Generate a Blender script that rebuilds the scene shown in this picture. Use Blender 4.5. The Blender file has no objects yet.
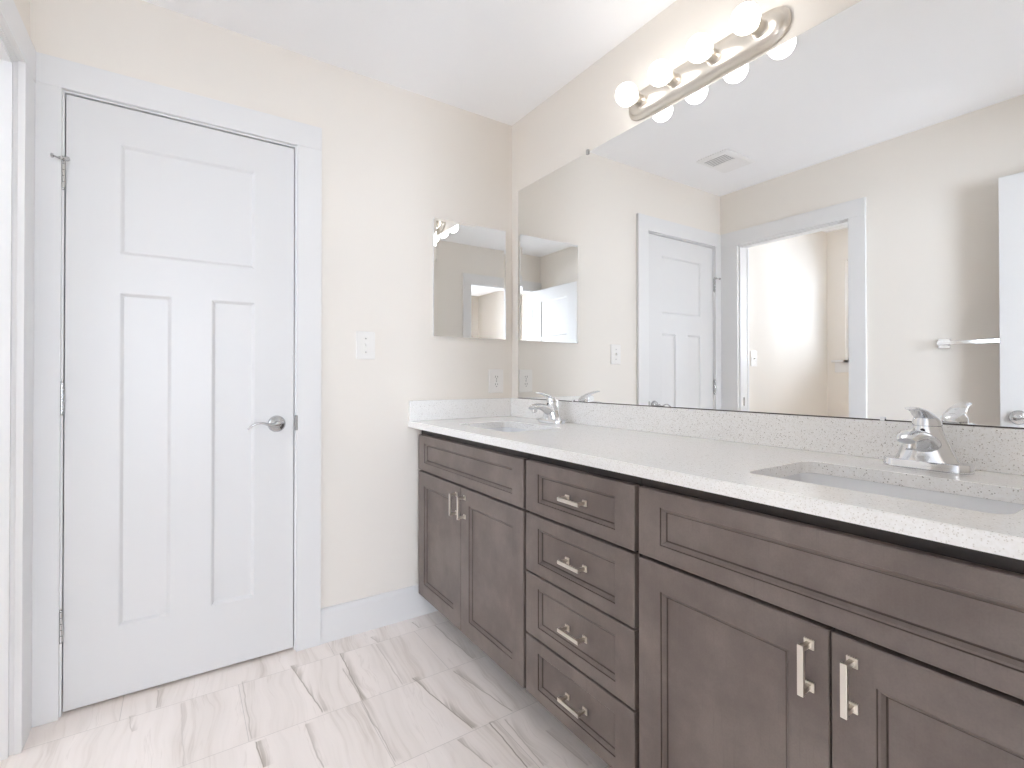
import bpy, bmesh, math, random
from mathutils import Vector, Matrix

random.seed(7)
S = bpy.context.scene
COL = S.collection
PI = math.pi

# ---------------------------------------------------------------- camera
def setup_camera():
    yaw, pitch, roll = map(math.radians, (33.7573, 0.3907, -0.0267))
    f = 494.63
    F = Vector((math.sin(yaw) * math.cos(pitch), math.cos(yaw) * math.cos(pitch), math.sin(pitch)))
    R = Vector((math.cos(yaw), -math.sin(yaw), 0))
    U = R.cross(F)
    R2 = R * math.cos(roll) + U * math.sin(roll)
    U2 = -R * math.sin(roll) + U * math.cos(roll)
    cd = bpy.data.cameras.new('camera')
    cd.sensor_width = 36
    cd.lens = f / 1024 * 36
    cd.shift_y = -9.77 / 1024
    cd.clip_start = 0.02
    c = bpy.data.objects.new('camera', cd)
    COL.objects.link(c)
    m = Matrix((R2, U2, -F)).transposed().to_4x4()
    m.translation = Vector((-1.4493, -2.1696, 1.1078))
    c.matrix_world = m
    S.camera = c
setup_camera()

# ---------------------------------------------------------------- light, world, exposure
SKY = 16.0
BULB = 3.8
w = bpy.data.worlds.new('daylight')
S.world = w
w.use_nodes = True
w.node_tree.nodes['Background'].inputs[0].default_value = (0.865, 0.965, 1.115, 1)
w.node_tree.nodes['Background'].inputs[1].default_value = SKY
S.view_settings.view_transform = 'Standard'
S.view_settings.look = 'None'
S.view_settings.gamma = 1
S.view_settings.use_curve_mapping = False
S.view_settings.exposure = 0.96
S.cycles.use_denoising = True
S.cycles.max_bounces = 28
S.cycles.diffuse_bounces = 24
S.cycles.glossy_bounces = 8
S.cycles.sample_clamp_indirect = 12.0
S.cycles.caustics_reflective = True
S.cycles.caustics_refractive = False
S.cycles.use_adaptive_sampling = False


def portal(name, loc, size, rot):
    l = bpy.data.lights.new(name, 'AREA')
    l.shape = 'RECTANGLE'
    l.size, l.size_y = size
    l.cycles.is_portal = True
    o = bpy.data.objects.new(name, l)
    COL.objects.link(o)
    o.location = loc
    o.rotation_euler = rot


# toilet-room window on the far left wall (x = -3.5) and the added, unseen fill windows of the bedroom (y = -4.9)
TW = dict(x=-3.5, y0=-0.15, y1=-1.14, z0=1.245, z1=2.16)
FILL_WINDOWS = [dict(y=-4.9, x0=-2.05, x1=-1.42, z0=0.40, z1=2.38), dict(y=-4.9, x0=-0.45, x1=0.75, z0=0.40, z1=2.38)]
portal('toilet_room_daylight', (TW['x'] - 0.13, (TW['y0'] + TW['y1']) / 2, (TW['z0'] + TW['z1']) / 2),
       (TW['z1'] - TW['z0'], TW['y0'] - TW['y1']), (0, -PI / 2, 0))
for q in FILL_WINDOWS:
    portal('bedroom_fill_daylight', ((q['x0'] + q['x1']) / 2, q['y'] - 0.13, (q['z0'] + q['z1']) / 2),
           (q['x1'] - q['x0'], q['z1'] - q['z0']), (PI / 2, 0, 0))


# ---------------------------------------------------------------- materials
def srgb(r, g, b):
    f = lambda c: c / 255 / 12.92 if c / 255 <= 0.04045 else ((c / 255 + 0.055) / 1.055) ** 2.4
    return (f(r), f(g), f(b), 1)


def mat(name, col, rough=0.5, metal=0.0, spec=0.5, bump=None, coat=0.0):
    m = bpy.data.materials.new(name)
    m.use_nodes = True
    nt = m.node_tree
    b = nt.nodes['Principled BSDF']
    b.inputs['Base Color'].default_value = col
    b.inputs['Roughness'].default_value = rough
    b.inputs['Metallic'].default_value = metal
    b.inputs['Specular IOR Level'].default_value = spec
    b.inputs['Coat Weight'].default_value = coat
    if bump:
        scale, strength, dist = bump
        tc = nt.nodes.new('ShaderNodeTexCoord')
        n = nt.nodes.new('ShaderNodeTexNoise')
        n.inputs['Scale'].default_value = scale
        n.inputs['Detail'].default_value = 3
        bp = nt.nodes.new('ShaderNodeBump')
        bp.inputs['Strength'].default_value = strength
        bp.inputs['Distance'].default_value = dist
        nt.links.new(tc.outputs['Object'], n.inputs['Vector'])
        nt.links.new(n.outputs['Fac'], bp.inputs['Height'])
        nt.links.new(bp.outputs['Normal'], b.inputs['Normal'])
    return m


class G:
    """tiny node-graph helper"""
    def __init__(s, m):
        s.nt = m.node_tree
        s.b = s.nt.nodes['Principled BSDF']
    def n(s, t, **kw):
        x = s.nt.nodes.new(t)
        for k, v in kw.items():
            setattr(x, k, v)
        return x
    def put(s, sock, v):
        if isinstance(v, bpy.types.NodeSocket):
            s.nt.links.new(v, sock)
        elif v is not None:
            sock.default_value = v
    def m(s, op, a, b=None, c=None, clamp=False):
        x = s.n('ShaderNodeMath', operation=op)
        x.use_clamp = clamp
        for i, v in enumerate((a, b, c)):
            s.put(x.inputs[i], v)
        return x.outputs[0]
    def xyz(s, x=0.0, y=0.0, z=0.0):
        k = s.n('ShaderNodeCombineXYZ')
        for i, v in enumerate((x, y, z)):
            s.put(k.inputs[i], v)
        return k.outputs[0]
    def noise(s, vec, scale, detail=2.0, rough=0.5):
        k = s.n('ShaderNodeTexNoise')
        s.put(k.inputs['Vector'], vec)
        k.inputs['Scale'].default_value = scale
        k.inputs['Detail'].default_value = detail
        k.inputs['Roughness'].default_value = rough
        return k.outputs['Fac']
    def ramp(s, v, a, b, lo=0.0, hi=1.0):
        k = s.n('ShaderNodeMapRange', interpolation_type='SMOOTHSTEP')
        s.put(k.inputs[0], v)
        for i, q in enumerate((a, b, lo, hi)):
            s.put(k.inputs[i + 1], q)
        return k.outputs[0]
    def mix(s, fac, a, b, blend='MIX'):
        k = s.n('ShaderNodeMix', data_type='RGBA', blend_type=blend)
        s.put(k.inputs[0], fac)
        s.put(k.inputs[6], a)
        s.put(k.inputs[7], b)
        return k.outputs[2]


M = {}
M['wall'] = mat('wall_paint', (0.828, 0.786, 0.728, 1), 0.75, spec=0.25, bump=(260, 0.12, 0.0006))
M['ceiling'] = mat('ceiling_paint', (0.93, 0.935, 0.95, 1), 0.85, spec=0.2, bump=(200, 0.1, 0.0006))
M['trim'] = mat('trim_paint', (0.775, 0.77, 0.765, 1), 0.32, spec=0.4)
M['door'] = mat('door_paint', (0.725, 0.72, 0.715, 1), 0.36, spec=0.4)
M['plastic'] = mat('ivory_plastic', (0.84, 0.82, 0.79, 1), 0.3)
M['white_plastic'] = mat('white_plastic', (0.86, 0.86, 0.86, 1), 0.35)
M['slot'] = mat('dark_slot', (0.06, 0.055, 0.05, 1), 0.6)
M['louvre'] = mat('grille_shadow_grey', (0.33, 0.33, 0.33, 1), 0.6)
M['chrome'] = mat('polished_chrome', (0.80, 0.81, 0.83, 1), 0.07, 1.0)
M['satin'] = mat('satin_nickel', (0.74, 0.69, 0.62, 1), 0.28, 1.0)
M['satin_steel'] = mat('satin_steel', (0.56, 0.56, 0.56, 1), 0.22, 1.0)
M['mirror'] = mat('mirror_glass', (0.93, 0.935, 0.93, 1), 0.0, 1.0)
M['mirror_edge'] = mat('mirror_glass_edge', (0.16, 0.17, 0.16, 1), 0.25)
M['cab_mirror'] = mat('cabinet_mirror_glass', (0.89, 0.90, 0.90, 1), 0.0, 1.0)
M['porcelain'] = mat('white_porcelain', (0.80, 0.81, 0.83, 1), 0.12, coat=0.5)
M['carpet'] = mat('bedroom_carpet', (0.80, 0.78, 0.75, 1), 0.95, bump=(400, 0.5, 0.004))
M['taupe'] = mat('dimmed_bedroom_wall', (0.42, 0.375, 0.33, 1), 0.8)  # dim light put into the colour, against the strong daylight on these walls
M['dark'] = mat('dark_aerator', (0.05, 0.05, 0.05, 1), 0.4)
M['kick'] = mat('toe_kick_stain', srgb(62, 52, 48), 0.6)

# frosted bulb
m = bpy.data.materials.new('glowing_bulb')
m.use_nodes = True
b_ = m.node_tree.nodes['Principled BSDF']
b_.inputs['Base Color'].default_value = (0.9, 0.9, 0.9, 1)
b_.inputs['Emission Color'].default_value = (1.0, 0.985, 0.96, 1)
b_.inputs['Emission Strength'].default_value = BULB
M['bulb'] = m

# window glass: clear with a faint sheen
m = bpy.data.materials.new('window_glass')
m.use_nodes = True
nt = m.node_tree
nt.nodes.remove(nt.nodes['Principled BSDF'])
tr_, gl_, fr_, mx_ = [nt.nodes.new(t) for t in ('ShaderNodeBsdfTransparent', 'ShaderNodeBsdfGlossy', 'ShaderNodeFresnel', 'ShaderNodeMixShader')]
gl_.inputs['Roughness'].default_value = 0.02
fr_.inputs['IOR'].default_value = 1.3
nt.links.new(fr_.outputs[0], mx_.inputs[0])
nt.links.new(tr_.outputs[0], mx_.inputs[1])
nt.links.new(gl_.outputs[0], mx_.inputs[2])
nt.links.new(mx_.outputs[0], nt.nodes['Material Output'].inputs['Surface'])
M['glass'] = m
m = m.copy()
m.name = 'dimming_window_glass'  # grey tint added only to weaken the daylight hot spot
[n for n in m.node_tree.nodes if n.type == 'BSDF_TRANSPARENT'][0].inputs[0].default_value = (0.62, 0.62, 0.62, 1)
M['dimming_glass'] = m


# stained cabinet wood: grey brown, blotchy, with a fine upright grain
def wood(name, base, dark, light):
    m = mat(name, base, 0.42, spec=0.4)
    g = G(m)
    tc = g.n('ShaderNodeTexCoord')
    sep = g.n('ShaderNodeSeparateXYZ')
    g.put(sep.inputs[0], tc.outputs['Object'])
    v = g.xyz(g.m('MULTIPLY', sep.outputs[0], 60.0), g.m('MULTIPLY', sep.outputs[1], 60.0), g.m('MULTIPLY', sep.outputs[2], 2.2))
    grain = g.noise(v, 3.0, 4.0, 0.6)
    blotch = g.noise(tc.outputs['Object'], 7.0, 5.0, 0.6)
    fine = g.noise(tc.outputs['Object'], 260.0, 2.0)
    c = g.mix(g.ramp(blotch, 0.3, 0.7), dark, light)
    c = g.mix(g.m('MULTIPLY', g.ramp(grain, 0.45, 0.75), 0.30), c, base)
    c = g.mix(g.m('MULTIPLY', g.ramp(grain, 0.56, 0.70), 0.16), c, (dark[0] * .6, dark[1] * .6, dark[2] * .6, 1))
    c = g.mix(g.m('MULTIPLY', g.ramp(fine, 0.35, 0.7), 0.10), c, (dark[0] * .5, dark[1] * .5, dark[2] * .5, 1))
    g.put(g.b.inputs['Base Color'], c)
    bp = g.n('ShaderNodeBump')
    bp.inputs['Strength'].default_value = 0.08
    bp.inputs['Distance'].default_value = 0.0006
    g.put(bp.inputs['Height'], grain)
    g.put(g.b.inputs['Normal'], bp.outputs[0])
    return m


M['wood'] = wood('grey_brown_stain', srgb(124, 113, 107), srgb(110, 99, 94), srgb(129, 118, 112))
M['frame'] = wood('shade_darkened_frame', srgb(50, 42, 39), srgb(44, 36, 34), srgb(55, 47, 43))  # darker than the fronts: gap and under-counter shade put into the colour
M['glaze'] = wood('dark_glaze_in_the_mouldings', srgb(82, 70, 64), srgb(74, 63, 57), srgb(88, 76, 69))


# speckled quartz
def quartz():
    m = mat('speckled_quartz', (0.8, 0.79, 0.77, 1), 0.14, spec=0.45)
    g = G(m)
    tc = g.n('ShaderNodeTexCoord')
    base = g.mix(g.ramp(g.noise(tc.outputs['Object'], 180, 3), 0.35, 0.65), (0.88, 0.87, 0.85, 1), (0.92, 0.915, 0.905, 1))
    def specks(scale, thr, keep):
        v = g.n('ShaderNodeTexVoronoi', feature='F1')
        g.put(v.inputs['Vector'], tc.outputs['Object'])
        v.inputs['Scale'].default_value = scale
        s = g.n('ShaderNodeSeparateColor')
        g.put(s.inputs[0], v.outputs['Color'])
        near = g.m('LESS_THAN', v.outputs['Distance'], thr)
        return g.m('MULTIPLY', near, g.m('GREATER_THAN', s.outputs[0], keep))
    c = g.mix(g.m('MULTIPLY', specks(330, 0.34, 0.74), 0.45), base, (0.52, 0.47, 0.41, 1))
    c = g.mix(g.m('MULTIPLY', specks(230, 0.28, 0.90), 0.75), c, (0.26, 0.22, 0.19, 1))
    c = g.mix(g.m('MULTIPLY', specks(280, 0.36, 0.80), 0.5), c, (0.92, 0.92, 0.91, 1))
    g.put(g.b.inputs['Base Color'], c)
    return m


M['quartz'] = quartz()

# explicit streaks in the floor tiles: (x0, y0, x1, y1, half width, strength)
VEINS = [
    (-0.915, -0.124, -0.927, -0.47, 0.012, 0.85),
    (-0.739, -0.44, -0.681, -0.799, 0.012, 0.9),
    (-0.592, -0.484, -0.531, -0.801, 0.012, 0.6),
    (-0.506, -0.127, -0.49, -0.459, 0.012, 0.6),
    (-0.621, -0.799, -0.629, -1.021, 0.012, 0.9),
    (-0.743, -0.81, -0.712, -0.965, 0.012, 0.6),
    (-0.775, -0.136, -0.781, -0.462, 0.012, 0.4),
    (-0.932, -0.233, -0.933, -0.795, 0.012, 0.5),
    (-1.095, -0.107, -1.053, -0.456, 0.012, 0.8),
    (-1.257, -0.478, -1.253, -0.603, 0.012, 0.9),
    (-1.261, -0.113, -1.266, -0.462, 0.012, 0.45),
    (-1.118, -0.479, -1.109, -0.699, 0.012, 0.5),
    (-1.588, -0.119, -1.574, -0.216, 0.009, 0.4),
    (-1.515, -0.006, -1.514, -0.122, 0.012, 0.5),
    (-1.445, -0.134, -1.44, -0.473, 0.012, 0.3),
    (-0.575, -0.814, -0.583, -1.042, 0.012, 0.5),
    (-0.497, -0.93, -0.479, -1.112, 0.012, 0.4),
    (-0.577, -0.046, -0.571, -0.115, 0.012, 0.6),
    (-0.773, -0.07, -0.762, -0.133, 0.012, 0.5),
]


def floor_tiles():
    m = mat('veined_floor_tile', (0.7, 0.67, 0.64, 1), 0.33, spec=0.35)
    g = G(m)
    tc = g.n('ShaderNodeTexCoord')
    sep = g.n('ShaderNodeSeparateXYZ')
    g.put(sep.inputs[0], tc.outputs['Object'])
    x, y = sep.outputs[0], sep.outputs[1]
    P = 0.3375
    ry = g.m('DIVIDE', g.m('ADD', y, 0.13 + 20 * P), P)
    row = g.m('FLOOR', ry)
    fy = g.m('SUBTRACT', ry, row)
    half = g.m('MULTIPLY', g.m('MODULO', row, 2.0), 0.5)          # running bond
    rx = g.m('ADD', g.m('DIVIDE', g.m('ADD', x, 0.937 + 20 * P), 2 * P), half)
    tx = g.m('FLOOR', rx)
    fx = g.m('SUBTRACT', rx, tx)
    wn = g.n('ShaderNodeTexWhiteNoise', noise_dimensions='2D')
    g.put(wn.inputs['Vector'], g.xyz(g.m('ADD', tx, 0.5), g.m('ADD', row, 0.5)))
    s = g.n('ShaderNodeSeparateColor')
    g.put(s.inputs[0], wn.outputs['Color'])
    r1, r2 = s.outputs[0], s.outputs[1]
    # the streaks run towards the cabinets' length (y) and break at every tile
    warp = g.m('MULTIPLY', g.m('SUBTRACT', g.noise(g.xyz(g.m('MULTIPLY', x, 1.5), y, g.m('MULTIPLY', r1, 9.0)), 3.0, 2.0), 0.5), 0.11)
    u = g.m('ADD', g.m('ADD', x, warp), g.m('MULTIPLY', g.m('SUBTRACT', r2, 0.5), g.m('MULTIPLY', y, 0.20)))
    vec = g.xyz(g.m('ADD', g.m('MULTIPLY', u, 11.0), g.m('MULTIPLY', r1, 40.0)), g.m('MULTIPLY', y, 0.55), g.m('MULTIPLY', r2, 17.0))
    n1 = g.noise(vec, 1.0, 5.0, 0.62)
    vec2 = g.xyz(g.m('ADD', g.m('MULTIPLY', u, 60.0), g.m('MULTIPLY', r2, 30.0)), g.m('MULTIPLY', y, 2.0), r1)
    n2 = g.noise(vec2, 1.0, 3.0, 0.6)
    fine = g.m('MULTIPLY', g.ramp(n2, 0.42, 0.72), g.ramp(n1, 0.42, 0.62))
    band = g.ramp(g.m('ABSOLUTE', g.m('SUBTRACT', n1, 0.60)), 0.0, 0.022, 1.0, 0.0)
    band2 = g.ramp(g.m('ABSOLUTE', g.m('SUBTRACT', n1, 0.40)), 0.0, 0.010, 1.0, 0.0)
    fade = g.ramp(g.noise(g.xyz(g.m('MULTIPLY', x, 3.0), g.m('MULTIPLY', y, 3.5), r1), 1.4, 2.0), 0.40, 0.62)
    light, tone = srgb(252, 243, 237), srgb(244, 235, 228)
    c = g.mix(g.ramp(n1, 0.30, 0.66), light, tone)
    c = g.mix(g.m('MULTIPLY', fine, 0.34), c, srgb(200, 186, 172))
    c = g.mix(g.m('MULTIPLY', g.m('MULTIPLY', band, fade), 0.22), c, srgb(186, 170, 154))
    c = g.mix(g.m('MULTIPLY', band2, 0.16), c, srgb(186, 174, 160))
    for (x0, y0, x1, y1, hw, st) in VEINS:
        dy = y1 - y0
        t = g.m('DIVIDE', g.m('SUBTRACT', y, y0), dy)
        xc = g.m('ADD', g.m('MULTIPLY', t, x1 - x0), x0)
        wob = g.m('MULTIPLY', g.m('SUBTRACT', g.noise(g.xyz(0.0, g.m('MULTIPLY', y, 9.0), x0 * 37), 1.0, 3.0), 0.5), 0.018)
        d = g.m('SUBTRACT', g.m('ADD', x, wob), xc)
        inside = g.m('MULTIPLY', g.ramp(t, -0.01, 0.03), g.ramp(t, 0.97, 1.01, 1.0, 0.0))
        # one crisp side, one side that feathers away in fine lines
        core = g.ramp(g.m('ABSOLUTE', d), 0.0, hw * 0.30, 1.0, 0.0)
        soft = g.m('MULTIPLY', g.m('MULTIPLY', g.ramp(d, 0.0, hw * 2.6, 0.75, 0.0), g.m('GREATER_THAN', d, 0.0)), g.ramp(n2, 0.35, 0.62))
        k = g.m('MULTIPLY', g.m('MAXIMUM', core, soft), g.m('MULTIPLY', inside, st))
        c = g.mix(k, c, srgb(162, 148, 132))
    # hairline joints
    ex = g.m('MULTIPLY', g.m('MINIMUM', fx, g.m('SUBTRACT', 1.0, fx)), 2 * P)
    ey = g.m('MULTIPLY', g.m('MINIMUM', fy, g.m('SUBTRACT', 1.0, fy)), P)
    edge = g.m('MINIMUM', ex, ey)
    joint = g.ramp(edge, 0.0004, 0.0016, 1.0, 0.0)
    c = g.mix(g.m('MULTIPLY', joint, 0.45), c, srgb(176, 168, 160))
    g.put(g.b.inputs['Base Color'], c)
    bp = g.n('ShaderNodeBump')
    bp.inputs['Strength'].default_value = 0.25
    bp.inputs['Distance'].default_value = 0.0012
    g.put(bp.inputs['Height'], g.m('SUBTRACT', 1.0, joint))
    g.put(g.b.inputs['Normal'], bp.outputs[0])
    return m


M['tile'] = floor_tiles()


# ---------------------------------------------------------------- mesh helpers
def link(name, bm, m, parent=None, smooth=False):
    """m: one material or a list (faces carry material_index)"""
    bmesh.ops.recalc_face_normals(bm, faces=bm.faces)
    me = bpy.data.meshes.new(name)
    bm.to_mesh(me)
    bm.free()
    for k in (m if isinstance(m, (list, tuple)) else [m]):
        me.materials.append(k)
    if smooth:
        for p in me.polygons:
            p.use_smooth = True
        me.set_sharp_from_angle(angle=math.radians(38))
    o = bpy.data.objects.new(name, me)
    COL.objects.link(o)
    if parent:
        o.parent = parent
    return o


def box(bm, x0, x1, y0, y1, z0, z1, bev=0.0, mi=0):
    x0, x1 = min(x0, x1), max(x0, x1)
    y0, y1 = min(y0, y1), max(y0, y1)
    z0, z1 = min(z0, z1), max(z0, z1)
    r = bmesh.ops.create_cube(bm, size=1)
    vs = r['verts']
    for v in vs:
        v.co = Vector(((x0 + x1) / 2 + v.co.x * (x1 - x0), (y0 + y1) / 2 + v.co.y * (y1 - y0), (z0 + z1) / 2 + v.co.z * (z1 - z0)))
    es = list({e for v in vs for e in v.link_edges})
    fs = {f for v in vs for f in v.link_faces}
    for f in fs:
        f.material_index = mi
    if bev > 0:
        bmesh.ops.bevel(bm, geom=es, offset=bev, segments=2, profile=0.5, affect='EDGES')


def new():
    return bmesh.new()


def boxes(name, m, lst, parent=None, bev=0.0):
    bm = new()
    for b in lst:
        box(bm, *b, bev=bev)
    return link(name, bm, m, parent)


def ring(bm, pts):
    return [bm.verts.new(p) for p in pts]


def bridge(bm, a, b, closed=True):
    n = len(a)
    for i in range(n if closed else n - 1):
        j = (i + 1) % n
        bm.faces.new((a[i], a[j], b[j], b[i]))


def loft(bm, rings, cap0=True, cap1=True):
    vs = [ring(bm, r) for r in rings]
    for a, b in zip(vs, vs[1:]):
        bridge(bm, a, b)
    if cap0:
        bm.faces.new(vs[0])
    if cap1:
        bm.faces.new(vs[-1])
    return vs


def sweep(bm, pts, radii, n=20, up=Vector((0, 1, 0)), cap=True):
    """pts in a plane, radii = (side radius, in-plane radius) per point"""
    P = [Vector(p) for p in pts]
    rs = []
    for i, p in enumerate(P):
        t = (P[min(i + 1, len(P) - 1)] - P[max(i - 1, 0)]).normalized()
        a = (up - t * up.dot(t)).normalized()
        b = t.cross(a)
        ra, rb = radii[i] if isinstance(radii[i], tuple) else (radii[i], radii[i])
        rs.append([p + a * math.cos(2 * PI * k / n) * ra + b * math.sin(2 * PI * k / n) * rb for k in range(n)])
    loft(bm, rs, cap, cap)


def lathe(bm, prof, axis='z', n=32, c=(0, 0, 0)):
    """prof: (radius, along axis)"""
    c = Vector(c)
    rs = []
    for r, h in prof:
        pts = []
        for k in range(n):
            a = 2 * PI * k / n
            u, v = math.cos(a) * max(r, 1e-5), math.sin(a) * max(r, 1e-5)
            p = {'z': (u, v, h), 'x': (h, u, v), 'y': (u, h, v)}[axis]
            pts.append(c + Vector(p))
        rs.append(pts)
    loft(bm, rs)


def rrect(cx, cy, hx, hy, r, z, n=8):
    pts = []
    for q, (sx, sy) in enumerate(((1, 1), (-1, 1), (-1, -1), (1, -1))):
        for k in range(n + 1):
            a = q * PI / 2 + k / n * PI / 2
            pts.append(Vector((cx + sx * (hx - r) + math.cos(a) * r, cy + sy * (hy - r) + math.sin(a) * r, z)))
    return pts


def spline(pts, n=8):
    """Catmull-Rom through (coords..., radii...) tuples"""
    out = []
    P = [pts[0]] + list(pts) + [pts[-1]]
    for i in range(1, len(P) - 2):
        for k in range(n):
            t = k / n
            out.append(tuple(0.5 * ((2 * b) + (-a + c) * t + (2 * a - 5 * b + 4 * c - d) * t * t + (-a + 3 * b - 3 * c + d) * t ** 3)
                             for a, b, c, d in zip(P[i - 1], P[i], P[i + 1], P[i + 2])))
    out.append(tuple(pts[-1]))
    return out


def slab(bm, W, H, T, panels, prof, chamfer=0.0, both=False, mtx=Matrix(), glaze=()):
    """front face at w=0 looking to +w, back at w=-T; u 0..W, v 0..H; panels (u0,u1,v0,v1); prof [(inset, depth)]"""
    def side(sign, w0):
        c = chamfer
        us = sorted({c, W - c} | {p[0] for p in panels} | {p[1] for p in panels})
        vs = sorted({c, H - c} | {p[2] for p in panels} | {p[3] for p in panels})
        P = lambda u, v, w: bm.verts.new(mtx @ Vector((u, v, w)))
        def quad(a, b, cc, d, mi=0):
            bm.faces.new([P(*q) for q in (a, b, cc, d)]).material_index = mi
        for i in range(len(us) - 1):
            for j in range(len(vs) - 1):
                mu, mv = (us[i] + us[i + 1]) / 2, (vs[j] + vs[j + 1]) / 2
                if any(p[0] < mu < p[1] and p[2] < mv < p[3] for p in panels):
                    continue
                quad((us[i], vs[j], w0), (us[i + 1], vs[j], w0), (us[i + 1], vs[j + 1], w0), (us[i], vs[j + 1], w0))
        for (u0, u1, v0, v1) in panels:
            pr = [(0, 0)] + list(prof)
            for kk, ((i0, d0), (i1, d1)) in enumerate(zip(pr, pr[1:])):
                A = [(u0 + i0, v0 + i0), (u1 - i0, v0 + i0), (u1 - i0, v1 - i0), (u0 + i0, v1 - i0)]
                B = [(u0 + i1, v0 + i1), (u1 - i1, v0 + i1), (u1 - i1, v1 - i1), (u0 + i1, v1 - i1)]
                for k in range(4):
                    l = (k + 1) % 4
                    quad((*A[k], w0 - sign * d0), (*A[l], w0 - sign * d0), (*B[l], w0 - sign * d1), (*B[k], w0 - sign * d1), 1 if kk in glaze else 0)
            i, d = pr[-1]
            quad((u0 + i, v0 + i, w0 - sign * d), (u1 - i, v0 + i, w0 - sign * d), (u1 - i, v1 - i, w0 - sign * d), (u0 + i, v1 - i, w0 - sign * d))
        if c:
            A = [(c, c), (W - c, c), (W - c, H - c), (c, H - c)]
            B = [(0, 0), (W, 0), (W, H), (0, H)]
            for k in range(4):
                l = (k + 1) % 4
                quad((*A[k], w0), (*A[l], w0), (*B[l], w0 - sign * c), (*B[k], w0 - sign * c))
    side(1, 0.0)
    if both:
        side(-1, -T)
    P = lambda u, v, w: bm.verts.new(mtx @ Vector((u, v, w)))
    c = chamfer
    wf, wb = -c, -T + (c if both else 0)
    B = [(0, 0), (W, 0), (W, H), (0, H)]
    for k in range(4):
        l = (k + 1) % 4
        bm.faces.new([P(*B[k], wf), P(*B[l], wf), P(*B[l], wb), P(*B[k], wb)])
    if not both:
        bm.faces.new([P(*q, wb) for q in B])
    bmesh.ops.remove_doubles(bm, verts=bm.verts, dist=1e-6)


def empty(name, loc=(0, 0, 0), rz=0.0):
    o = bpy.data.objects.new(name, None)
    o.empty_display_size = 0.1
    COL.objects.link(o)
    o.location = loc
    o.rotation_euler = (0, 0, rz)
    return o


def thing(o, label, cat, group=None):
    o['label'] = label
    o['category'] = cat
    if group:
        o['group'] = group
    return o


def struct(o, label=None, cat=None):
    o['kind'] = 'structure'
    if label:
        o['label'] = label
    if cat:
        o['category'] = cat
    return o


# ================================================================= THE SETTING
XL, YF, H = -1.856, -2.24, 2.44
WT = 0.115
XT = -3.5                    # far wall of the toilet room
YT = -1.25                   # partition closing the toilet room
BX0, BX1, BY = -2.6, 1.2, -4.9
# door opening in the back wall (rough), doorway on the left, doorway in the front wall
D1 = (-1.790, -1.047, 2.068)
D2 = (-0.876, -0.117, 2.063)
D3 = (-1.778, -0.966, 2.063)

struct(boxes('floor', M['tile'], [(XT - WT, WT, YF - 0.06, 0.75, -0.1, 0)]),
       'pale floor of rectangular tiles with grey and tan streaks', 'floor')
struct(boxes('ceiling', M['ceiling'], [(XT - WT, BX1 + WT, BY - WT, 0.75, H, H + 0.1)]),
       'smooth white ceiling above the bathroom', 'ceiling')
struct(boxes('wall_back', M['wall'], [
    (XT - WT, D1[0], 0, WT, 0, H), (D1[1], WT, 0, WT, 0, H), (D1[0], D1[1], 0, WT, D1[2], H)]),
    'beige back wall around the closed white door', 'wall')
struct(boxes('wall_light_stop', M['wall'], [(-2.2, -0.6, 0.65, 0.75, 0, H), (-2.2, -2.1, WT, 0.65, 0, H), (-0.7, -0.6, WT, 0.65, 0, H)]))  # unseen walls added behind the closed door to stop light leaking in
struct(boxes('wall_right', M['wall'], [(0, WT, YF - WT, 0, 0, H)]), 'beige wall behind the big mirror and the vanity', 'wall')
struct(boxes('wall_left', M['wall'], [
    (XL - WT, XL, D2[1], 0, 0, H), (XL - WT, XL, YF, D2[0], 0, H), (XL - WT, XL, D2[0], D2[1], D2[2], H)]),
    'beige left wall around the open doorway, seen in the mirror', 'wall')
struct(boxes('wall_front', M['wall'], [
    (BX0, D3[0], YF - WT, YF, 0, H), (D3[1], 0, YF - WT, YF, 0, H), (D3[0], D3[1], YF - WT, YF, D3[2], H)]),
    'beige front wall around the entry doorway, seen only in the mirrors', 'wall')
# toilet room
struct(boxes('wall_toilet_room_front', M['wall'], [(XT - WT, XL - WT, YT - WT, YT, 0, H)]))
struct(boxes('wall_toilet_room_window', M['wall'], [
    (XT - WT, XT, TW['y0'], 0, 0, H), (XT - WT, XT, YT, TW['y1'], 0, H),
    (XT - WT, XT, TW['y1'], TW['y0'], 0, TW['z0']), (XT - WT, XT, TW['y1'], TW['y0'], TW['z1'], H)]),
    'beige wall with a window beyond the doorway', 'wall')
# bedroom behind the camera
struct(boxes('floor_bedroom', M['carpet'], [(BX0 - WT, BX1 + WT, BY - WT, YF - 0.06, -0.1, 0)]))
struct(boxes('wall_bedroom_left', M['taupe'], [(BX0 - WT, BX0, BY - WT, YF, 0, H)]))
struct(boxes('wall_bedroom_right', M['wall'], [(BX1, BX1 + WT, BY - WT, YF, 0, H)]))
struct(boxes('wall_bedroom_near', M['wall'], [(WT, BX1, YF - WT, YF, 0, H)]))
struct(boxes('wall_bedroom_far', M['taupe'], [
    (BX0, FILL_WINDOWS[0]['x0'], BY - WT, BY, 0, H), (FILL_WINDOWS[0]['x1'], FILL_WINDOWS[1]['x0'], BY - WT, BY, 0, H), (FILL_WINDOWS[1]['x1'], BX1, BY - WT, BY, 0, H)] + [
    (q['x0'], q['x1'], BY - WT, BY, a_, b_z) for q in FILL_WINDOWS for a_, b_z in ((0, q['z0']), (q['z1'], H))]))


# ---- casings (flat boards) and jambs
def casing_and_jamb(name, lst_case, lst_jamb, label):
    bm = new()
    for b in lst_case:
        box(bm, *b, bev=0.0015)
    o = struct(link(name, bm, M['trim']), label, 'door casing')
    bm = new()
    for b in lst_jamb:
        box(bm, *b)
    link('jamb', bm, M['trim'], o)
    return o


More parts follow.
